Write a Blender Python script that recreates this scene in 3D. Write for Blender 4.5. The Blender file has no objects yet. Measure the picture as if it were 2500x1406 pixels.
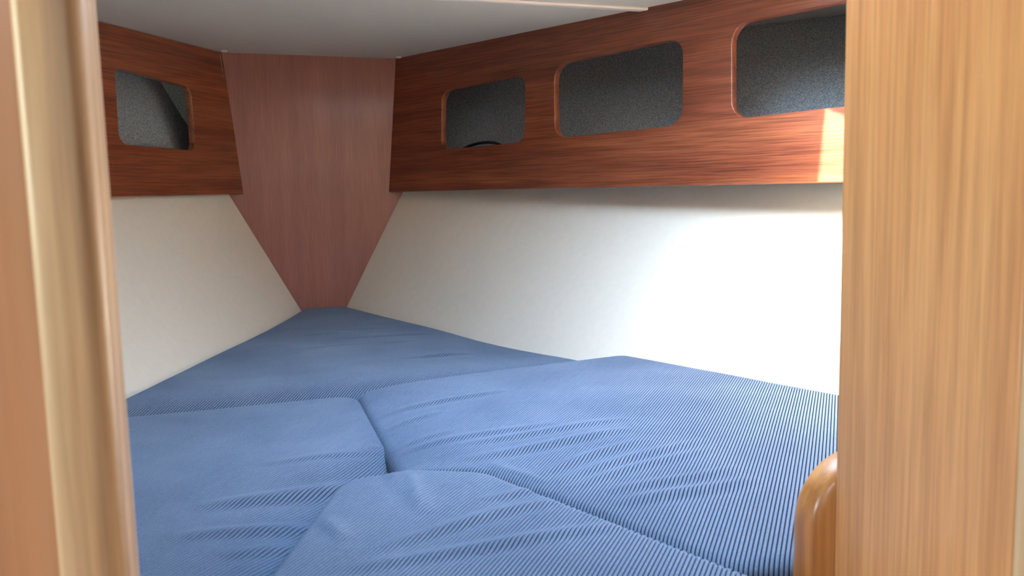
import bpy, bmesh, math
import numpy as np
from mathutils import Matrix, Vector

# ------------------------------------------------------------------ camera, sky, sun, exposure
scene = bpy.context.scene
col = scene.collection
cam_data = bpy.data.cameras.new('camera')
cam = bpy.data.objects.new('camera', cam_data); col.objects.link(cam)
cam_data.sensor_width = 36.0
cam_data.lens = 2100.0 / 2500.0 * 36.0
cam_data.clip_start = 0.02
YAW, PITCH, ROLL = math.radians(17.5), math.radians(6.653), math.radians(1.35)
fwd = Vector((math.sin(YAW) * math.cos(PITCH), math.cos(YAW) * math.cos(PITCH), -math.sin(PITCH)))
r0 = Vector((math.cos(YAW), -math.sin(YAW), 0)); u0 = r0.cross(fwd)
rt = math.cos(ROLL) * r0 - math.sin(ROLL) * u0
upv = math.cos(ROLL) * u0 + math.sin(ROLL) * r0
M = Matrix((rt, upv, -fwd)).transposed().to_4x4(); M.translation = Vector((-0.2125, 0.0, 1.14))
cam.matrix_world = M
cam_data.dof.use_dof = True
cam_data.dof.focus_distance = 1.5
cam_data.dof.aperture_fstop = 10.0
scene.camera = cam

world = bpy.data.worlds.new('sky'); scene.world = world
world.use_nodes = True
bg = world.node_tree.nodes['Background']
sky = world.node_tree.nodes.new('ShaderNodeTexSky'); sky.sky_type = 'NISHITA'
sky.sun_disc = False
sky.sun_elevation = math.radians(47.7); sky.sun_rotation = math.radians(270.0)     # sun on the port side
sky.air_density = 1.0; sky.dust_density = 1.2; sky.ozone_density = 1.0
balance = world.node_tree.nodes.new('ShaderNodeMix'); balance.data_type = 'RGBA'; balance.blend_type = 'MULTIPLY'
balance.inputs['Factor'].default_value = 1.0; balance.inputs['B'].default_value = (0.98, 1.0, 0.84, 1)   # white balance of the camera
world.node_tree.links.new(sky.outputs['Color'], balance.inputs['A'])
world.node_tree.links.new(balance.outputs['Result'], bg.inputs['Color'])
bg.inputs['Strength'].default_value = 6.8

sun_data = bpy.data.lights.new('sun', 'SUN'); sun_data.energy = 62.0; sun_data.angle = math.radians(1.2)
sun_data.color = (1.0, 0.95, 0.86)
sun = bpy.data.objects.new('sun', sun_data); col.objects.link(sun)
SUN_DIR = Vector((1.0, 0.0, -1.10)).normalized()
sun.rotation_euler = SUN_DIR.to_track_quat('-Z', 'Y').to_euler()
sun.location = (-3, 1, 4)

scene.view_settings.view_transform = 'Standard'
scene.view_settings.look = 'None'
scene.view_settings.gamma = 1.0
scene.view_settings.use_curve_mapping = False
scene.view_settings.exposure = 0.0
if hasattr(scene, 'cycles'):
    scene.cycles.max_bounces = 10
    scene.cycles.diffuse_bounces = 8

def portal(name, loc, sx, sy):
    # guides the sampling of the sky through a modelled opening; gives off no light itself
    d = bpy.data.lights.new(name, 'AREA'); d.shape = 'RECTANGLE'; d.size = sx; d.size_y = sy
    d.cycles.is_portal = True
    o = bpy.data.objects.new(name, d); col.objects.link(o); o.location = loc
    return o

HATCH = (0.06, 0.57, 0.62, 1.31)         # opening in the deck over the berth
COMP = (-0.75, 0.10, -2.00, -1.35)        # companionway opening over the saloon
portal('hatch_portal', ((HATCH[0] + HATCH[1]) / 2, (HATCH[2] + HATCH[3]) / 2, 1.60), HATCH[1] - HATCH[0], HATCH[3] - HATCH[2])
portal('companionway_portal', ((COMP[0] + COMP[1]) / 2, (COMP[2] + COMP[3]) / 2, 1.86), COMP[1] - COMP[0], COMP[3] - COMP[2])
SW = (-0.40, 0.25, 1.25, 1.60)            # unseen opening added to light the partition, port saloon side (y range, z range)
pw = portal('added_opening_portal', (-1.77, (SW[0] + SW[1]) / 2, (SW[2] + SW[3]) / 2), SW[3] - SW[2], SW[1] - SW[0])
pw.rotation_euler = (0, math.radians(-90), 0)

# ------------------------------------------------------------------ helpers
def srgb(r, g, b):
    def f(c):
        c /= 255.0
        return c / 12.92 if c <= 0.04045 else ((c + 0.055) / 1.055) ** 2.4
    return (f(r), f(g), f(b), 1.0)

def new_mat(name):
    m = bpy.data.materials.new(name); m.use_nodes = True
    nt = m.node_tree; b = nt.nodes['Principled BSDF']
    return m, nt, b

def nd(nt, kind, **kw):
    n = nt.nodes.new(kind)
    for k, v in kw.items(): setattr(n, k, v)
    return n

def ramp(nt, stops):
    n = nt.nodes.new('ShaderNodeValToRGB'); e = n.color_ramp.elements
    e[0].position, e[0].color = stops[0]; e[1].position, e[1].color = stops[-1]
    for p, c in stops[1:-1]:
        q = e.new(p); q.color = c
    return n

def wood(name, dark, mid, light, axis='x', fine=90.0, band=9.0, rough=0.35, coat=0.4, coat_rough=0.15, spec=0.5, streak=0.35):
    m, nt, b = new_mat(name)
    tc = nd(nt, 'ShaderNodeTexCoord')
    def stretched(s_along, s_across, detail):
        mp = nd(nt, 'ShaderNodeMapping')
        sc = {'x': (s_along, s_across, s_across), 'z': (s_across, s_across, s_along)}[axis]
        mp.inputs['Scale'].default_value = sc
        nt.links.new(tc.outputs['Object'], mp.inputs['Vector'])
        n = nd(nt, 'ShaderNodeTexNoise'); n.inputs['Scale'].default_value = 1.0
        n.inputs['Detail'].default_value = detail; n.inputs['Roughness'].default_value = 0.6
        n.inputs['Distortion'].default_value = 0.25
        nt.links.new(mp.outputs['Vector'], n.inputs['Vector']); return n
    a = stretched(band * 0.10, band * 2.6, 4.0)
    c = stretched(fine * 0.05, fine * 2.2, 3.0)
    d = stretched(2.0, 3.0, 2.0)
    r = ramp(nt, [(0.30, dark), (0.5, mid), (0.72, light)])
    nt.links.new(a.outputs['Fac'], r.inputs['Fac'])
    r2 = ramp(nt, [(0.35, (1 - streak, 1 - streak * 1.1, 1 - streak * 1.15, 1)), (0.6, (1, 1, 1, 1))])
    nt.links.new(c.outputs['Fac'], r2.inputs['Fac'])
    mx = nd(nt, 'ShaderNodeMix', data_type='RGBA', blend_type='MULTIPLY'); mx.inputs['Factor'].default_value = 1.0
    nt.links.new(r.outputs['Color'], mx.inputs['A']); nt.links.new(r2.outputs['Color'], mx.inputs['B'])
    r3 = ramp(nt, [(0.3, (0.86, 0.84, 0.84, 1)), (0.7, (1.08, 1.06, 1.04, 1))])
    nt.links.new(d.outputs['Fac'], r3.inputs['Fac'])
    mx2 = nd(nt, 'ShaderNodeMix', data_type='RGBA', blend_type='MULTIPLY'); mx2.inputs['Factor'].default_value = 1.0
    nt.links.new(mx.outputs['Result'], mx2.inputs['A']); nt.links.new(r3.outputs['Color'], mx2.inputs['B'])
    nt.links.new(mx2.outputs['Result'], b.inputs['Base Color'])
    b.inputs['Roughness'].default_value = rough
    b.inputs['Specular IOR Level'].default_value = spec
    b.inputs['Coat Weight'].default_value = coat; b.inputs['Coat Roughness'].default_value = coat_rough
    bp = nd(nt, 'ShaderNodeBump'); bp.inputs['Strength'].default_value = 0.12; bp.inputs['Distance'].default_value = 0.001
    nt.links.new(c.outputs['Fac'], bp.inputs['Height']); nt.links.new(bp.outputs['Normal'], b.inputs['Normal'])
    return m

def plain(name, color, rough=0.6, bump=0.0, scale=200.0, var=0.04, metallic=0.0):
    m, nt, b = new_mat(name)
    tc = nd(nt, 'ShaderNodeTexCoord')
    n = nd(nt, 'ShaderNodeTexNoise'); n.inputs['Scale'].default_value = scale; n.inputs['Detail'].default_value = 3.0
    nt.links.new(tc.outputs['Object'], n.inputs['Vector'])
    lo = tuple(c * (1 - var) for c in color[:3]) + (1,); hi = tuple(min(1, c * (1 + var)) for c in color[:3]) + (1,)
    r = ramp(nt, [(0.35, lo), (0.65, hi)])
    nt.links.new(n.outputs['Fac'], r.inputs['Fac']); nt.links.new(r.outputs['Color'], b.inputs['Base Color'])
    b.inputs['Roughness'].default_value = rough; b.inputs['Metallic'].default_value = metallic
    if bump:
        bp = nd(nt, 'ShaderNodeBump'); bp.inputs['Strength'].default_value = bump; bp.inputs['Distance'].default_value = 0.002
        nt.links.new(n.outputs['Fac'], bp.inputs['Height']); nt.links.new(bp.outputs['Normal'], b.inputs['Normal'])
    return m

def corduroy(name, light, dark, sheen_tint):
    m, nt, b = new_mat(name)
    uv = nd(nt, 'ShaderNodeUVMap', uv_map='ribs')
    sep = nd(nt, 'ShaderNodeSeparateXYZ'); nt.links.new(uv.outputs['UV'], sep.inputs['Vector'])
    fr = nd(nt, 'ShaderNodeMath', operation='FRACT'); nt.links.new(sep.outputs['X'], fr.inputs[0])
    r = ramp(nt, [(0.0, dark), (0.265, dark), (0.305, light), (0.95, light), (0.985, dark)])
    nt.links.new(fr.outputs['Value'], r.inputs['Fac'])
    tc = nd(nt, 'ShaderNodeTexCoord')
    n = nd(nt, 'ShaderNodeTexNoise'); n.inputs['Scale'].default_value = 420.0; n.inputs['Detail'].default_value = 2.0
    nt.links.new(tc.outputs['Object'], n.inputs['Vector'])
    n2 = nd(nt, 'ShaderNodeTexNoise'); n2.inputs['Scale'].default_value = 7.0; n2.inputs['Detail'].default_value = 4.0
    nt.links.new(tc.outputs['Object'], n2.inputs['Vector'])
    ad = nd(nt, 'ShaderNodeMath', operation='ADD'); nt.links.new(n.outputs['Fac'], ad.inputs[0]); nt.links.new(n2.outputs['Fac'], ad.inputs[1])
    r2 = ramp(nt, [(0.35, (0.74, 0.77, 0.80, 1)), (0.65, (1.2, 1.17, 1.13, 1))])
    hf = nd(nt, 'ShaderNodeMath', operation='MULTIPLY'); hf.inputs[1].default_value = 0.5
    nt.links.new(ad.outputs['Value'], hf.inputs[0]); nt.links.new(hf.outputs['Value'], r2.inputs['Fac'])
    mx = nd(nt, 'ShaderNodeMix', data_type='RGBA', blend_type='MULTIPLY'); mx.inputs['Factor'].default_value = 1.0
    nt.links.new(r.outputs['Color'], mx.inputs['A']); nt.links.new(r2.outputs['Color'], mx.inputs['B'])
    nt.links.new(mx.outputs['Result'], b.inputs['Base Color'])
    b.inputs['Roughness'].default_value = 0.9; b.inputs['Specular IOR Level'].default_value = 0.15
    b.inputs['Sheen Weight'].default_value = 0.05; b.inputs['Sheen Roughness'].default_value = 0.5
    b.inputs['Sheen Tint'].default_value = sheen_tint
    return m

def carpet(name):
    m, nt, b = new_mat(name)
    tc = nd(nt, 'ShaderNodeTexCoord')
    n = nd(nt, 'ShaderNodeTexNoise'); n.inputs['Scale'].default_value = 330.0; n.inputs['Detail'].default_value = 4.0
    nt.links.new(tc.outputs['Object'], n.inputs['Vector'])
    r = ramp(nt, [(0.3, srgb(104, 117, 132)), (0.5, srgb(144, 154, 164)), (0.7, srgb(186, 188, 190))])
    nt.links.new(n.outputs['Fac'], r.inputs['Fac']); nt.links.new(r.outputs['Color'], b.inputs['Base Color'])
    b.inputs['Roughness'].default_value = 0.95; b.inputs['Specular IOR Level'].default_value = 0.1
    bp = nd(nt, 'ShaderNodeBump'); bp.inputs['Strength'].default_value = 0.6; bp.inputs['Distance'].default_value = 0.003
    nt.links.new(n.outputs['Fac'], bp.inputs['Height']); nt.links.new(bp.outputs['Normal'], b.inputs['Normal'])
    return m

MAT = {}
MAT['fascia'] = wood('mahogany_shelf_front', srgb(112, 58, 40), srgb(140, 77, 52), srgb(160, 94, 62), 'x', fine=150, band=13, rough=0.35, coat=0.25, streak=0.45)
MAT['bulkhead'] = wood('mahogany_bulkhead', srgb(142, 93, 86), srgb(150, 99, 90), srgb(157, 106, 95), 'z', fine=230, band=9, rough=0.45, coat=0.2, streak=0.2)
MAT['partition'] = wood('teak_partition', srgb(200, 142, 94), srgb(211, 155, 104), srgb(220, 166, 114), 'z', fine=130, band=22, rough=0.4, coat=0.2, streak=0.22)
MAT['post'] = wood('worn_teak_post', srgb(160, 122, 84), srgb(198, 162, 120), srgb(222, 194, 154), 'z', fine=40, band=16, rough=0.45, coat=0.2, coat_rough=0.4, streak=0.35)
MAT['panel'] = wood('teak_panel', srgb(166, 112, 76), srgb(190, 136, 96), srgb(206, 156, 116), 'z', fine=40, band=7, rough=0.35, coat=0.5, coat_rough=0.2, streak=0.15)
MAT['rail'] = wood('varnished_rail', srgb(150, 92, 44), srgb(188, 124, 64), srgb(210, 150, 88), 'z', fine=50, band=14, rough=0.4, coat=0.4, coat_rough=0.2, streak=0.25)
MAT['liner'] = plain('hull_liner_vinyl', srgb(226, 221, 208), rough=0.65, bump=0.05, scale=60, var=0.015)
MAT['ceiling'] = plain('deckhead_vinyl', srgb(196, 196, 194), rough=0.7, bump=0.1, scale=300, var=0.02)
MAT['white'] = plain('white_plastic', srgb(235, 232, 228), rough=0.4, scale=40, var=0.01)
MAT['cord'] = corduroy('blue_corduroy', srgb(105, 124, 150), srgb(6, 10, 24), (0.8, 0.82, 1.0, 1))
MAT['carpet'] = carpet('grey_carpet_lining')
MAT['ply'] = wood('bunk_ply', srgb(130, 90, 60), srgb(160, 115, 75), srgb(180, 135, 90), 'x', rough=0.6, coat=0.0)
MAT['dark'] = plain('black_rubber', srgb(18, 24, 40), rough=0.35, scale=80, var=0.1)
MAT['chrome'] = plain('latch_metal', srgb(225, 225, 228), rough=0.15, scale=50, var=0.02, metallic=1.0)
MAT['saloon'] = plain('saloon_lining', srgb(205, 192, 170), rough=0.7, scale=20, var=0.03)
MAT['sole'] = wood('cabin_sole', srgb(110, 70, 40), srgb(140, 92, 55), srgb(160, 110, 70), 'x', rough=0.4)

def link(name, me, mat, parent=None, kind=None, label=None, cat=None, group=None):
    o = bpy.data.objects.new(name, me); col.objects.link(o)
    if mat is not None and hasattr(me, 'materials') and len(me.materials) == 0: me.materials.append(MAT[mat])
    if parent is not None: o.parent = parent
    if kind: o['kind'] = kind
    if label: o['label'] = label
    if cat: o['category'] = cat
    if group: o['group'] = group
    return o

def empty(name, loc, label, cat, group=None):
    o = bpy.data.objects.new(name, None); col.objects.link(o); o.location = loc
    o['label'] = label; o['category'] = cat
    if group: o['group'] = group
    return o

def box_mesh(name, lo, hi, bevel=0.0, seg=2):
    bm = bmesh.new(); bmesh.ops.create_cube(bm, size=1.0)
    for v in bm.verts:
        v.co = Vector([(lo[i] + hi[i]) / 2 + v.co[i] * (hi[i] - lo[i]) for i in range(3)])
    if bevel:
        bmesh.ops.bevel(bm, geom=bm.edges[:], offset=bevel, segments=seg, affect='EDGES', profile=0.5)
    me = bpy.data.meshes.new(name); bm.to_mesh(me); bm.free()
    if bevel:
        for p in me.polygons: p.use_smooth = True
        try: me.set_sharp_from_angle(angle=math.radians(40))
        except Exception: pass
    return me

def mesh_from(name, verts, faces, smooth=False):
    me = bpy.data.meshes.new(name); me.from_pydata([tuple(v) for v in verts], [], faces); me.update()
    if smooth:
        for p in me.polygons: p.use_smooth = True
    return me

def slab(name, quad_fn, nu, nv, thick, normal, smooth=True):
    # grid surface quad_fn(u, v) given thickness along -normal
    vs, fs = [], []
    for j in range(nv + 1):
        for i in range(nu + 1): vs.append(Vector(quad_fn(i / nu, j / nv)))
    n = len(vs); off = Vector(normal) * -thick
    vs += [v + off for v in vs]
    idx = lambda i, j: j * (nu + 1) + i
    for j in range(nv):
        for i in range(nu):
            a, b, c, d = idx(i, j), idx(i + 1, j), idx(i + 1, j + 1), idx(i, j + 1)
            fs.append((a, b, c, d)); fs.append((n + d, n + c, n + b, n + a))
    rim = [idx(i, 0) for i in range(nu)] + [idx(nu, j) for j in range(nv)] + [idx(i, nv) for i in range(nu, 0, -1)] + [idx(0, j) for j in range(nv, 0, -1)]
    for k in range(len(rim)):
        a, b = rim[k], rim[(k + 1) % len(rim)]
        fs.append((b, a, n + a, n + b))
    me = mesh_from(name, vs, fs, smooth)
    try: me.set_sharp_from_angle(angle=math.radians(40))
    except Exception: pass
    return me

def slab_hole(name, outer, hole, zfun, thick):
    # horizontal slab with a rectangular hole; zfun(x, y) gives the underside
    xs = [outer[0], hole[0], hole[1], outer[1]]; ys = [outer[2], hole[2], hole[3], outer[3]]
    vs = [(x, y, zfun(x, y)) for y in ys for x in xs]; n = len(vs)
    vs += [(x, y, z + thick) for (x, y, z) in vs]
    fs = []
    for j in range(3):
        for i in range(3):
            if i == 1 and j == 1: continue
            a, b, c, d = j * 4 + i, j * 4 + i + 1, (j + 1) * 4 + i + 1, (j + 1) * 4 + i
            fs.append((d, c, b, a)); fs.append((n + a, n + b, n + c, n + d))
    def side(p, q): fs.append((p, q, n + q, n + p))
    for i in range(3):
        side(i, i + 1); side(12 + i + 1, 12 + i); side(i * 4 + 4, i * 4); side(i * 4 + 3, i * 4 + 7)
    side(6, 5); side(9, 10); side(5, 9); side(10, 6)
    return mesh_from(name, vs, fs)

# ------------------------------------------------------------------ structure
BOW = 2.5
def zc(x, y): return 1.5173 - 0.0125 * (x - 0.007)

o = link('wall_front', box_mesh('wall_front', (-0.75, BOW, 0.40), (0.80, BOW + 0.02, 1.62)), 'bulkhead', kind='structure',
         label='mahogany veneered bow bulkhead tapering down to the cushion point')

link('ceiling', slab_hole('ceiling', (-1.75, 1.65, 0.47, 2.56), HATCH, zc, 0.03), 'ceiling', kind='structure',
     label='off-white vinyl deckhead over the berth')
# hatch frame around the opening overhead
hf = []
for lo, hi in (((HATCH[0] - .04, HATCH[2] - .04, 1.512), (HATCH[0], HATCH[3] + .04, 1.60)), ((HATCH[1], HATCH[2] - .04, 1.512), (HATCH[1] + .04, HATCH[3] + .04, 1.60)),
               ((HATCH[0], HATCH[2] - .04, 1.512), (HATCH[1], HATCH[2], 1.60)), ((HATCH[0], HATCH[3], 1.512), (HATCH[1], HATCH[3] + .04, 1.60))):
    hf.append(box_mesh('hatch_frame', lo, hi))
wnd = bpy.data.objects.new('window_1', None); col.objects.link(wnd); wnd['kind'] = 'structure'; wnd.location = (0, 0, 0)
for me in hf: link('hatch_frame', me, 'white', wnd)

def liner(b0, b1, t0, t1, zb, zt, y0, y1, z_lo, z_hi):
    # ruled hull side: bottom line b0->b1 at height zb, upper line t0->t1 at height zt (x at the bow and aft ends)
    def fn(u, v):
        z = z_lo + (z_hi - z_lo) * v; k = (z - zb) / (zt - zb)
        x = (b0 + (t0 - b0) * k) * (1 - u) + (b1 + (t1 - b1) * k) * u
        return (x, y0 + (y1 - y0) * u, z)
    return fn
RL = (0.068, 0.900, 0.2409, 1.390, 0.80, 1.1216, BOW - 0.003, 0.50)
LL = (-0.0534, -0.840, -0.2298, -1.480, 0.80, 1.1335, BOW - 0.003, 0.45)
link('wall_right', slab('wall_right', liner(*RL, 0.45, 1.60), 24, 12, 0.02, (-0.80, -0.35, 0.45)), 'liner', kind='structure',
     label='cream hull liner on the starboard side, brightly lit towards the doorway')
link('wall_left', slab('wall_left', liner(*LL, 0.45, 1.60), 24, 12, 0.02, (0.80, -0.35, 0.45)), 'liner', kind='structure',
     label='cream hull liner on the port side, in dim light')

# ------------------------------------------------------------------ shelf lockers along both sides
def rounded_quad(pts, r, seg=8):
    out = []; n = len(pts)
    for i in range(n):
        p = Vector(pts[i]); a = Vector(pts[i - 1]); b = Vector(pts[(i + 1) % n])
        da = (a - p).normalized(); db = (b - p).normalized()
        ang = da.angle(db); d = r / math.tan(ang / 2)
        p0 = p + da * d; p1 = p + db * d
        c = p + (da + db).normalized() * (r / math.sin(ang / 2))
        a0 = math.atan2(*(p0 - c).yx); a1 = math.atan2(*(p1 - c).yx)
        dl = (a1 - a0 + math.pi) % (2 * math.pi) - math.pi
        for k in range(seg + 1):
            t = a0 + dl * k / seg; out.append((c.x + r * math.cos(t), c.y + r * math.sin(t)))
    return out

def panel_with_holes(name, outer, holes, thick, bevel=0.0015):
    cu = bpy.data.curves.new(name, 'CURVE'); cu.dimensions = '2D'; cu.fill_mode = 'BOTH'
    cu.extrude = thick / 2 - bevel; cu.bevel_depth = bevel; cu.bevel_resolution = 1; cu.offset = -bevel
    for loop in [outer] + holes:
        s = cu.splines.new('POLY'); s.points.add(len(loop) - 1); s.use_cyclic_u = True
        for p, q in zip(s.points, loop): p.co = (q[0], q[1], 0, 1)
    tmp = bpy.data.objects.new('tmp', cu); col.objects.link(tmp)
    dg = bpy.context.evaluated_depsgraph_get()
    me = bpy.data.meshes.new_from_object(tmp.evaluated_get(dg))
    bpy.data.objects.remove(tmp); me.name = name
    me.materials.clear()
    return me

def shelf(name, label, B, d, e, length, h0, holes, thick, wallspec, side, group):
    # local x runs aft along the front, local y up the front, local z points inboard
    d = Vector(d).normalized(); e = Vector(e).normalized()
    n = d.cross(e).normalized(); inboard = -side
    if n.x * inboard < 0: n = -n
    B = Vector(B)
    root = empty(name, B, label, 'shelf', group)
    outer = [(-0.0, 0), (length, 0), (length, h0[1]), (h0[2], h0[0])]
    me = panel_with_holes('front_panel', outer, [rounded_quad(q, r) for q, r in holes], thick)
    # local frame must be right handed: x=d, y=e, z=x cross y
    zz = d.cross(e)
    sgn = 1 if zz.dot(n) > 0 else -1
    Mt = Matrix((d, e, zz)).transposed().to_4x4()
    Mt.translation = -n * thick / 2            # outboard of the visible face
    for v in me.vertices: pass
    p = link('front_panel', me, 'fascia', root); p.matrix_local = Mt
    # shelf floor behind the front, resting on the liner
    f = liner(*wallspec, 0, 1)
    vs = []
    for s in np.linspace(0.0, length, 13):
        q = B + d * s - n * thick
        y = max(min(q.y, BOW - 0.005), 0.5)
        fu = (wallspec[6] - y) / (wallspec[6] - wallspec[7])
        x_out = f(fu, B.z + 0.006)[0]
        vs.append((q.x - B.x, y - B.y, 0.004)); vs.append((x_out - B.x + side * 0.004, y - B.y, 0.004))
    n0 = len(vs); vs += [(x, y, z + 0.01) for x, y, z in vs]
    fs = []
    for k in range(12):
        a = 2 * k
        fs += [(a, a + 1, a + 3, a + 2), (n0 + a + 2, n0 + a + 3, n0 + a + 1, n0 + a), (a, a + 2, n0 + a + 2, n0 + a), (a + 3, a + 1, n0 + a + 1, n0 + a + 3)]
    link('shelf_board', mesh_from('shelf_board', vs, fs), 'carpet', root)
    # carpet glued to the hull side behind the front
    g = liner(*wallspec, B.z + 0.014, zc(0, 0) - 0.004)
    def fc(u, v):
        p = Vector(g(u, v)); return p - B + Vector((-side * 0.006, 0, 0))
    link('carpet_lining', slab('carpet_lining', fc, 24, 6, 0.005, (-side, 0, 0)), 'carpet', root)
    # carpeted end against the bow bulkhead, between the front and the hull side
    def xo(z): return f(0.0, z)[0] - side * 0.004
    z0, z1 = B.z + 0.014, zc(0, 0) - 0.004
    a0 = B.x - n.x * thick; a1 = a0 + (e.x / e.z) * (z1 - B.z)
    pts = [(a0, z0), (xo(z0), z0), (xo(z1), z1), (a1, z1)]
    vs = [(x - B.x, y - B.y, z - B.z) for y in (BOW - 0.010, BOW - 0.003) for x, z in pts]
    link('carpet_end', mesh_from('carpet_end', vs, [(0, 1, 2, 3), (7, 6, 5, 4), (0, 4, 5, 1), (1, 5, 6, 2), (2, 6, 7, 3), (3, 7, 4, 0)]), 'carpet', root)
    return root

O1 = ([(0.230, 0.267), (0.552, 0.274), (0.557, 0.1125), (0.238, 0.110)], 0.030)
O2 = ([(0.648, 0.287), (1.009, 0.299), (1.018, 0.123), (0.660, 0.116)], 0.036)
O3 = ([(1.123, 0.309), (1.490, 0.316), (1.500, 0.135), (1.134, 0.126)], 0.036)
shelf('shelf_locker', 'varnished mahogany shelf front with three rounded openings along the right hull side',
      (0.2079, 2.499, 1.1366), (0.4334, -0.9012, 0), (0.0754, 0.0363, 0.9965), 2.16, (0.379, 0.372, 0.0152), [O1, O2, O3], 0.017, RL, 1, None)
P1 = ([(0.448, 0.2885), (0.177, 0.2717), (0.193, 0.1123), (0.4675, 0.1172)], 0.024)
P2 = ([(0.900, 0.300), (0.545, 0.290), (0.560, 0.118), (0.915, 0.123)], 0.030)
shelf('shelf_locker', 'dark shaded shelf front beside the left post, one opening in view',
      (-0.1939, 2.499, 1.1405), (-0.5405, -0.8413, 0), (-0.0658, 0.0423, 0.9969), 2.38, (0.381, 0.386, 0.0129), [P1, P2], 0.017, LL, -1, None)

# black cable coil lying in the forward opening of the right shelf
cu = bpy.data.curves.new('cable_loop', 'CURVE'); cu.dimensions = '3D'; cu.bevel_depth = 0.0042; cu.bevel_resolution = 3
s = cu.splines.new('NURBS'); N = 28; s.points.add(N - 1); s.use_cyclic_u = True; s.order_u = 3
dvec = Vector((0.4334, -0.9012, 0))
for k in range(N):
    a = 2 * math.pi * k / N
    p = dvec * (0.115 * math.cos(a)) + Vector((0.028 * math.sin(a), 0.013 * math.sin(a), 0.054 + 0.050 * math.sin(a)))
    s.points[k].co = (p.x, p.y, p.z, 1)
tmp = bpy.data.objects.new('tmp', cu); col.objects.link(tmp)
me = bpy.data.meshes.new_from_object(tmp.evaluated_get(bpy.context.evaluated_depsgraph_get())); bpy.data.objects.remove(tmp)
me.materials.clear()
for p in me.polygons: p.use_smooth = True
o = link('cable_loop', me, 'dark', label='thin black curved cable showing in the foremost opening of the right shelf', cat='cable')
o.location = (0.400, 2.233, 1.158)

# ------------------------------------------------------------------ cushions
PER = 0.0040                     # rib spacing
SA = math.radians(38.6)          # rib direction, degrees to starboard of the bow
E_V = np.array([math.sin(SA), math.cos(SA)]); E_U = np.array([math.cos(SA), -math.sin(SA)])
PH = np.array([0.0, 0.23, 0.31, 0.62, 0.92]); HT = np.array([-1.0, -1.0, -0.12, 0.0, -0.12])

def smooth_noise(x, y, seed):
    rs = np.random.RandomState(seed); z = np.zeros_like(x)
    for k in range(9):
        fx, fy = rs.normal(0, 9, 2); ph = rs.uniform(0, 6.28)
        z += np.sin(fx * x + fy * y + ph) / 9
    return z

def poly_round(pts, radii, seg=7):
    out = []; n = len(pts)
    for i in range(n):
        p = Vector(pts[i]); a = Vector(pts[i - 1]); b = Vector(pts[(i + 1) % n]); r = radii[i]
        da = (a - p).normalized(); db = (b - p).normalized(); ang = da.angle(db)
        d = r / math.tan(ang / 2); c = p + (da + db).normalized() * (r / math.sin(ang / 2))
        p0 = p + da * d; p1 = p + db * d
        a0 = math.atan2(*(p0 - c).yx); a1 = math.atan2(*(p1 - c).yx)
        dl = (a1 - a0 + math.pi) % (2 * math.pi) - math.pi
        for k in range(seg + 1):
            t = a0 + dl * k / seg; out.append((c.x + r * math.cos(t), c.y + r * math.sin(t)))
    return np.array(out)

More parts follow.
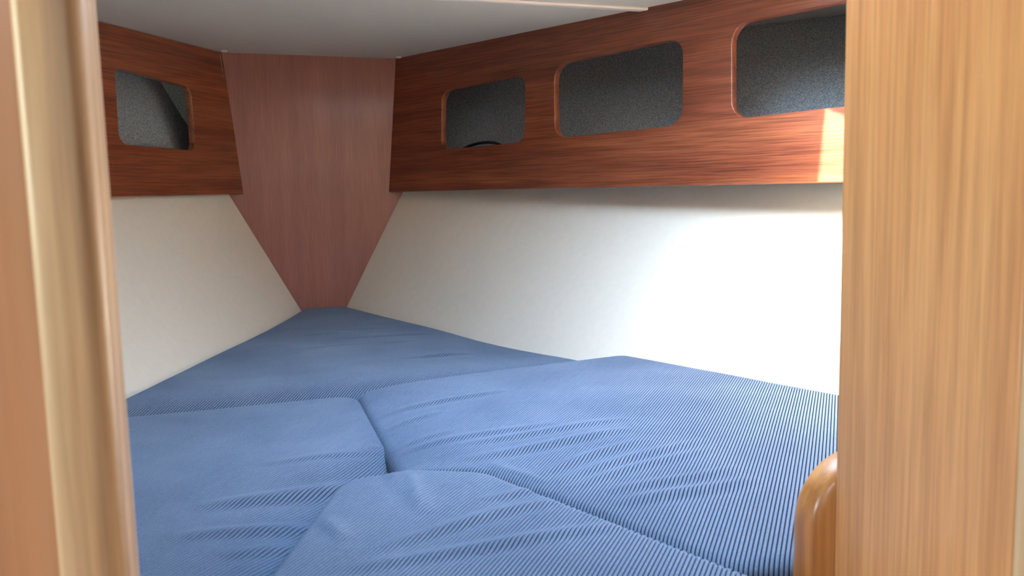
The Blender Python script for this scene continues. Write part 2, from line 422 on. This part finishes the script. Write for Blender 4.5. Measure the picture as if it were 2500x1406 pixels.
def cushion(name, label, poly, z0, zbot, edge_r, droop, wrinkles, hfun, vstep, seed, groove=0.0016, wamp=0.0022, wsig=0.0065):
    P = poly; n = len(P); Q = np.roll(P, -1, axis=0)
    pu = P @ E_U; pv = P @ E_V
    u_lo, u_hi = pu.min() + 1e-4, pu.max() - 1e-4
    k0, k1 = int(np.floor(u_lo / PER)), int(np.ceil(u_hi / PER))
    us, hs = [], []
    for k in range(k0, k1 + 1):
        for ph, h in zip(PH, HT):
            u = (k + ph) * PER
            if u_lo < u < u_hi: us.append(u); hs.append(h)
    us = np.array([u_lo] + us + [u_hi]); hs = np.array([-0.5] + hs + [-0.5])
    # interval of each rib line inside the convex outline
    vmin = np.full(len(us), 1e9); vmax = np.full(len(us), -1e9)
    qu = np.roll(pu, -1); qv = np.roll(pv, -1)
    for i in range(n):
        a, b, c, d = pu[i], qu[i], pv[i], qv[i]
        if abs(a - b) < 1e-9: continue
        m = (us >= min(a, b)) & (us <= max(a, b))
        vv = c + (us[m] - a) / (b - a) * (d - c)
        vmin[m] = np.minimum(vmin[m], vv); vmax[m] = np.maximum(vmax[m], vv)
    L = (vmax - vmin).max(); nv = int(L / vstep) + 14
    # denser towards the two ends for the rounded edge
    t = np.linspace(0, 1, nv); t = 0.75 * t + 0.25 * (0.5 - 0.5 * np.cos(np.pi * t))
    U = np.repeat(us[:, None], nv, 1); V = vmin[:, None] + (vmax - vmin)[:, None] * t[None, :]
    X = U * E_U[0] + V * E_V[0]; Y = U * E_U[1] + V * E_V[1]
    dist = np.full(X.shape, 1e9)
    for i in range(n):
        ax, ay = P[i]; bx, by = Q[i]; dx, dy = bx - ax, by - ay; ll = dx * dx + dy * dy
        if ll < 1e-12: continue
        tt = np.clip(((X - ax) * dx + (Y - ay) * dy) / ll, 0, 1)
        dist = np.minimum(dist, np.hypot(X - ax - tt * dx, Y - ay - tt * dy))
    dd = np.clip(dist, 0, edge_r)
    Z = z0 - edge_r + np.sqrt(np.maximum(edge_r ** 2 - (edge_r - dd) ** 2, 0))
    Z += hfun(X, Y, dist)
    Z -= droop * np.exp(-dist / 0.045)
    Z += 0.0018 * smooth_noise(X, Y, seed) + 0.0006 * smooth_noise(X * 3.1, Y * 3.1, seed + 5)
    # creases pulled across the cloth
    for (ax, ay, bx, by, amp) in wrinkles:
        dx, dy = bx - ax, by - ay; ll = math.hypot(dx, dy); dx /= ll; dy /= ll
        s = ((X - ax) * dx + (Y - ay) * dy) / ll
        w = -(X - ax) * dy + (Y - ay) * dx
        w = w + 0.004 * np.sin(s * 5.0 + seed + ax * 40) * np.clip(ll / 0.2, 0, 1)
        env = np.where((s > -0.05) & (s < 1.05), np.clip(np.sin(np.pi * np.clip((s + 0.05) / 1.1, 0, 1)), 0, 1) ** 0.7, 0)
        sg = wsig * (0.7 + 0.3 * amp)
        prof = np.exp(-0.5 * (w / sg) ** 2) - 0.45 * np.exp(-0.5 * ((w + 1.9 * sg) / (1.1 * sg)) ** 2)
        Z += wamp * amp * env * prof
    Z += groove * hs[:, None] * np.clip(dist / 0.01, 0.35, 1)
    nu = len(us)
    top = np.stack([X, Y, Z], -1)
    # side walls: two extra rows at each end of every rib line
    def low(col_, f):
        q = top[:, col_].copy(); q[:, 2] = q[:, 2] * (1 - f) + zbot * f; return q[:, None]
    G = np.concatenate([low(0, 1.0), low(0, 0.35), top, low(-1, 0.35), low(-1, 1.0)], 1)
    NV = G.shape[1]
    verts = G.reshape(-1, 3)
    ii, jj = np.meshgrid(np.arange(nu - 1), np.arange(NV - 1), indexing='ij')
    a = ii * NV + jj; quads = np.stack([a, a + NV, a + NV + 1, a + 1], -1).reshape(-1, 4)
    # underside
    k = np.arange(nu - 1) * NV
    under = np.stack([k, k + NV - 1, k + NV + NV - 1, k + NV], -1)
    quads = np.concatenate([quads, under]).astype(np.int32)
    me = bpy.data.meshes.new(name)
    me.vertices.add(len(verts)); me.vertices.foreach_set('co', verts.astype(np.float32).ravel())
    nq = len(quads)
    me.loops.add(nq * 4); me.loops.foreach_set('vertex_index', quads.ravel())
    me.polygons.add(nq)
    me.polygons.foreach_set('loop_start', np.arange(0, nq * 4, 4, dtype=np.int32))
    me.polygons.foreach_set('use_smooth', np.ones(nq, dtype=bool))
    me.update(calc_edges=True)
    uvl = me.uv_layers.new(name='ribs')
    vu = np.repeat(us / PER, NV); vvv = verts @ np.array([E_V[0], E_V[1], 0.0])
    uvv = np.stack([vu, vvv], -1)[quads.ravel()]
    uvl.data.foreach_set('uv', uvv.astype(np.float32).ravel())
    me.validate()
    return link(name, me, 'cord', label=label, cat='cushion', group='blue corduroy berth cushions')

WR = {
 'front': [(-0.093, 2.056, 0.020, 2.045, 1.0), (-0.028, 2.092, 0.116, 2.088, 1.0), (-0.018, 1.958, 0.218, 1.995, 1.0), (-0.140, 1.850, 0.047, 1.896, 0.8), (0.094, 1.704, 0.242, 1.740, 1.3), (0.075, 1.894, 0.165, 1.907, 0.6)],
 'right': [(-0.034, 1.244, 0.171, 1.282, 1.2), (-0.034, 1.173, 0.051, 1.209, 0.8), (-0.036, 1.079, 0.044, 1.107, 0.6), (-0.031, 1.058, 0.174, 1.075, 1.0), (0.044, 1.039, 0.273, 1.051, 1.0), (0.040, 0.982, 0.257, 1.003, 1.5), (0.099, 0.895, 0.253, 0.959, 1.1), (0.112, 0.865, 0.319, 0.932, 1.0), (0.117, 0.842, 0.310, 0.896, 0.9), (0.140, 0.775, 0.303, 0.782, 1.6), (0.141, 0.809, 0.303, 0.822, 1.0), (0.057, 0.951, 0.092, 0.862, 0.8)],
 'left': [(-0.274, 0.973, -0.094, 1.019, 2.2), (-0.290, 0.894, -0.143, 0.919, 1.7), (-0.251, 0.850, -0.172, 0.869, 1.0), (-0.207, 1.101, -0.061, 1.110, 0.8)],
 'infill': [(-0.060, 0.965, -0.061, 0.887, 0.9), (-0.047, 0.960, -0.048, 0.821, 1.3), (0.014, 0.836, 0.091, 0.859, 0.9), (-0.105, 0.759, 0.088, 0.813, 1.2), (-0.136, 0.722, 0.113, 0.725, 1.3), (-0.144, 0.852, -0.137, 0.785, 1.0)],
}
ZB = 0.69
rline = lambda y: 0.068 + (2.5 - y) * 0.416 - 0.002      # where the right liner meets the cushions
lline = lambda y: -0.0534 - (2.5 - y) * 0.3855 + 0.002
AFT = 0.605
front_poly = poly_round([(lline(1.437), 1.437), (-0.03, 1.432), (rline(1.505), 1.505), (0.068, 2.494), (-0.053, 2.494)], [0.012, 0.3, 0.012, 0.02, 0.02])
cushion('berth_cushion', 'wedge-shaped blue corduroy cushion in the bow against the bulkhead', front_poly, 0.808, ZB, 0.018, 0.004, WR['front'],
        lambda x, y, d: 0.009 * np.exp(-((y - 2.5) / 0.16) ** 2) - 0.018 * np.exp(-((y - 1.75) / 0.35) ** 2) * np.clip((x - 0.0) / 0.3, 0, 1)
        - 0.030 * np.exp(-(np.maximum(y - 1.44 - 0.15 * np.clip(x, 0, 1), 0) / 0.05) ** 2), 0.0045, 3, wamp=0.0034)
right_poly = poly_round([(-0.044, 1.428), (-0.052, 0.980), (0.040, 0.926), (0.170, AFT), (rline(AFT), AFT), (rline(1.498), 1.498)], [0.03, 0.02, 0.06, 0.02, 0.02, 0.03])
cushion('berth_cushion', 'large blue corduroy cushion along the right hull side, creased and brightly lit', right_poly, 0.818, ZB, 0.016, 0.003, WR['right'],
        lambda x, y, d: 0.004 * np.clip(d / 0.2, 0, 1) - 0.013 * np.exp(-np.maximum(x + 0.045, 0) / 0.05) * np.clip((y - 0.9) / 0.1, 0, 1), 0.0035, 11)
left_poly = poly_round([(-0.036, 1.434), (lline(1.430), 1.430), (lline(AFT), AFT), (-0.262, AFT), (-0.116, 0.952), (-0.040, 0.985)], [0.045, 0.012, 0.02, 0.02, 0.05, 0.02])
cushion('berth_cushion', 'blue corduroy cushion along the left hull side next to the post', left_poly, 0.803, ZB, 0.014, 0.002, WR['left'],
        lambda x, y, d: -0.032 * np.exp(-np.maximum((x + 0.116) * -0.92 + (y - 0.952) * 0.388, 0) / 0.06) * np.clip((1.12 - y) / 0.15, 0, 1), 0.004, 23)
infill_poly = poly_round([(-0.120, 0.962), (-0.275, 0.562), (0.191, 0.562), (0.046, 0.930), (-0.035, 0.972)], [0.05, 0.02, 0.02, 0.05, 0.06])
inf = cushion('infill_cushion', 'tapered blue corduroy infill cushion in the middle by the doorway', infill_poly, 0.817, ZB, 0.012, 0.001, WR['infill'],
        lambda x, y, d: 0.002 * np.clip(d / 0.1, 0, 1), 0.0035, 37)

# twisted piping along the right edge of the infill cushion
def piping(path, rad, name):
    seg = 8; vs = []; uv = []
    P = [Vector(p) for p in path]; acc = 0.0
    for i, p in enumerate(P):
        if i: acc += (p - P[i - 1]).length
        t = (P[min(i + 1, len(P) - 1)] - P[max(i - 1, 0)]).normalized()
        sd = t.cross(Vector((0, 0, 1))).normalized(); up_ = sd.cross(t)
        for k in range(seg):
            a = 2 * math.pi * k / seg
            vs.append(p + sd * (rad * math.cos(a)) + up_ * (rad * math.sin(a)))
            uv.append((acc / (PER * 2.0), k / seg))
    fs = []; fuv = []
    for i in range(len(P) - 1):
        for k in range(seg):
            k2 = (k + 1) % seg
            fs.append((i * seg + k, i * seg + k2, (i + 1) * seg + k2, (i + 1) * seg + k))
            for (ii, kk) in ((i, k), (i, k + 1), (i + 1, k + 1), (i + 1, k)):
                fuv.append((uv[ii * seg][0] + 1.4 * kk / seg, kk / seg))
    fs.append(tuple(range(seg - 1, -1, -1))); fs.append(tuple((len(P) - 1) * seg + k for k in range(seg)))
    fuv += [(0.5, 0)] * (2 * seg)
    me = mesh_from(name, vs, fs, True); l = me.uv_layers.new(name='ribs')
    l.data.foreach_set('uv', np.array(fuv, dtype=np.float32).ravel())
    return me
pp = []
for k in range(91):
    t = k / 90.0
    pp.append((0.0575 + (0.1885 - 0.0575) * t, 0.900 + (0.568 - 0.900) * t, 0.8050 + 0.0035 * min(1, t * 5)))
link('piping', piping(pp, 0.0038, 'piping'), 'cord', inf, label='twisted blue piping along the seam')

# plywood base carrying the cushions
def base_mesh():
    pts = [(lline(0.60) + 0.01, 0.604), (rline(0.60) - 0.01, 0.604), (0.055, 2.48), (-0.042, 2.48)]
    vs = [(x, y, 0.0 if k == 0 else ZB - 0.001) for k in (0, 1) for x, y in pts]
    # narrow the foot of the base so that it stays inside the hull
    vs = [(x * (0.55 if z == 0 else 1), y if z or y < 1 else 1.9, z) for x, y, z in vs]
    return mesh_from('bunk_platform', vs, [(3, 2, 1, 0), (4, 5, 6, 7), (0, 1, 5, 4), (1, 2, 6, 5), (2, 3, 7, 6), (3, 0, 4, 7)])
link('bunk_platform', base_mesh(), 'ply', label='plywood berth base under the blue cushions', cat='bunk')

# ------------------------------------------------------------------ rounded bunk board by the right partition
def bunk_board():
    x0, r, zc_ = 0.2195, 0.060, 0.854
    prof = [(x0, 0.60), (x0, zc_)]
    for k in range(1, 15):
        a = math.pi - (math.pi / 2) * k / 14
        prof.append((x0 + r + r * math.cos(a), zc_ + r * math.sin(a)))
    prof += [(0.46, zc_ + r), (0.46, 0.60)]
    bm = bmesh.new()
    f = bm.faces.new([bm.verts.new((x, 0.601, z)) for x, z in prof])
    ext = bmesh.ops.extrude_face_region(bm, geom=[f])
    for v in ext['geom']:
        if isinstance(v, bmesh.types.BMVert): v.co.y = 0.5695
    bmesh.ops.recalc_face_normals(bm, faces=bm.faces[:])
    edges = [e for e in bm.edges if abs(e.verts[0].co.y - e.verts[1].co.y) < 1e-6]
    bmesh.ops.bevel(bm, geom=edges, offset=0.009, segments=4, affect='EDGES', profile=0.5)
    me = bpy.data.meshes.new('bunk_board'); bm.to_mesh(me); bm.free()
    for p in me.polygons: p.use_smooth = True
    try: me.set_sharp_from_angle(angle=math.radians(50))
    except Exception: pass
    return me
link('bunk_board', bunk_board(), 'rail', label='varnished wooden bunk board with rounded corner beside the right partition', cat='bunk board')

# ------------------------------------------------------------------ doorway: partition right, panel and post left, saloon behind
PX = 0.24
o = link('wall_back_right', box_mesh('wall_back_right', (PX, 0.4005, 0.0), (PX + 0.02, 0.5690, 1.515), 0.0012, 1), 'partition', kind='structure',
         label='pale teak veneered partition panel on the right of the doorway')
link('wall_back', box_mesh('wall_back', (PX + 0.021, 0.545, 0.0), (1.40, 0.569, 1.515)), 'partition', kind='structure')
link('trim_1', box_mesh('trim_1', (PX - 0.002, 0.372, 0.0), (PX + 0.05, 0.400, 1.80), 0.004, 3), 'post', kind='structure',
     label='light wooden edge strip at the near end of the right partition')
link('wall_back_left', box_mesh('wall_back_left', (-1.75, 0.470, 0.0), (-0.302, 0.490, 1.80)), 'panel', kind='structure',
     label='blurred teak panel at the far left edge of the picture')
def post_mesh():
    # rounded door post, local profile extruded upwards
    x1, x0, y0, y1 = -0.2754, -0.3065, 0.452, 0.494
    pts = []
    r = 0.010
    pts += [(x0, y1), (x0, y0 + 0.004)]
    for k in range(1, 6):
        a = math.pi + (math.pi / 2) * k / 5
        pts.append((x0 + 0.005 + 0.005 * math.cos(a), y0 + 0.005 + 0.005 * math.sin(a)))
    for k in range(0, 8):
        a = -math.pi / 2 + (math.pi / 2) * k / 7
        pts.append((x1 - r + r * math.cos(a), y0 + r + r * math.sin(a)))
    pts.append((x1, y1))
    n = len(pts)
    vs = [(x, y, z) for z in (0.0, 1.80) for x, y in pts]
    fs = [(i, (i + 1) % n, n + (i + 1) % n, n + i) for i in range(n)] + [tuple(range(n - 1, -1, -1)), tuple(range(n, 2 * n))]
    me = mesh_from('trim_2', vs, fs, True)
    try: me.set_sharp_from_angle(angle=math.radians(35))
    except Exception: pass
    return me
link('trim_2', post_mesh(), 'post', kind='structure', label='worn rounded wooden door post on the left, out of focus')

# latch knob on the near edge of the right partition
def lathe(name, prof, seg=24):
    vs, fs = [], []
    for r, h in prof:
        for k in range(seg):
            a = 2 * math.pi * k / seg; vs.append((r * math.cos(a), r * math.sin(a), h))
    m = len(prof)
    for j in range(m - 1):
        for k in range(seg):
            fs.append((j * seg + k, j * seg + (k + 1) % seg, (j + 1) * seg + (k + 1) % seg, (j + 1) * seg + k))
    fs.append(tuple(range(seg - 1, -1, -1))); fs.append(tuple((m - 1) * seg + k for k in range(seg)))
    return mesh_from(name, vs, fs, True)

lk = empty('latch_knob', (PX + 0.004, 0.3715, 1.054), 'small shiny latch at the right edge of the picture', 'latch')
a = link('rose', lathe('rose', [(0.009, 0), (0.009, 0.002), (0.007, 0.003)]), 'chrome', lk)
b_ = link('knob', lathe('knob', [(0.003, 0.003), (0.003, 0.007), (0.006, 0.009), (0.0065, 0.012), (0.004, 0.0145), (0.001, 0.015)]), 'chrome', lk)
for q in (a, b_): q.rotation_euler = (math.radians(90), 0, 0)

# deckhead strip and screw caps
def cap(loc, label):
    me = lathe('screw_cap', [(0.0085, 0.0), (0.0085, -0.0012), (0.0075, -0.003), (0.005, -0.0043), (0.0015, -0.0048)])
    o = link('screw_cap', me, 'white', label=label, cat='screw cap', group='white caps on the deckhead'); o.location = loc
cap((-0.222, 2.462, zc(-0.222, 2.4)), 'white screw cap at the top left corner of the bow bulkhead')
cap((0.245, 2.462, zc(0.245, 2.4)), 'white screw cap at the top right corner of the bow bulkhead')
cap((0.4669, 1.7088, zc(0.4669, 1.7)), 'white screw cap on the deckhead near the pale strip')
ys = 1.697
me = box_mesh('trim_3', (-0.70, ys - 0.011, -0.006), (0.640, ys + 0.011, 0.0), 0.002, 2)
o = link('trim_3', me, 'white', kind='structure', label='pale strip across the deckhead at the top edge of the picture')
for v in me.vertices: v.co.z += zc(v.co.x, v.co.y)

# saloon shell behind the camera
link('floor', box_mesh('floor', (-1.75, -2.7, -0.03), (1.75, 2.6, 0.0)), 'sole', kind='structure')
link('ceiling_saloon', slab_hole('ceiling_saloon', (-1.75, 1.75, -2.7, 0.49), COMP, lambda x, y: 1.80, 0.04), 'ceiling', kind='structure')
wl = panel_with_holes('wall_saloon_left', [(-2.7, 0), (0.47, 0), (0.47, 1.80), (-2.7, 1.80)], [rounded_quad([(SW[0], SW[2]), (SW[1], SW[2]), (SW[1], SW[3]), (SW[0], SW[3])], 0.06)], 0.02)  # hole is the added opening that brightens the right partition
o = link('wall_saloon_left', wl, 'saloon', kind='structure')
o.matrix_world = Matrix(((0, 0, 1, -1.74), (1, 0, 0, 0), (0, 1, 0, 0), (0, 0, 0, 1)))
link('wall_saloon_right', box_mesh('wall_saloon_right', (1.40, -2.7, 0.0), (1.42, 0.545, 1.80)), 'saloon', kind='structure')
link('wall_saloon_back', box_mesh('wall_saloon_back', (-1.75, -2.72, 0.0), (1.75, -2.7, 1.80)), 'saloon', kind='structure')
link('wall_header', box_mesh('wall_header', (-0.302, 0.470, 1.548), (1.42, 0.490, 1.80)), 'panel', kind='structure')
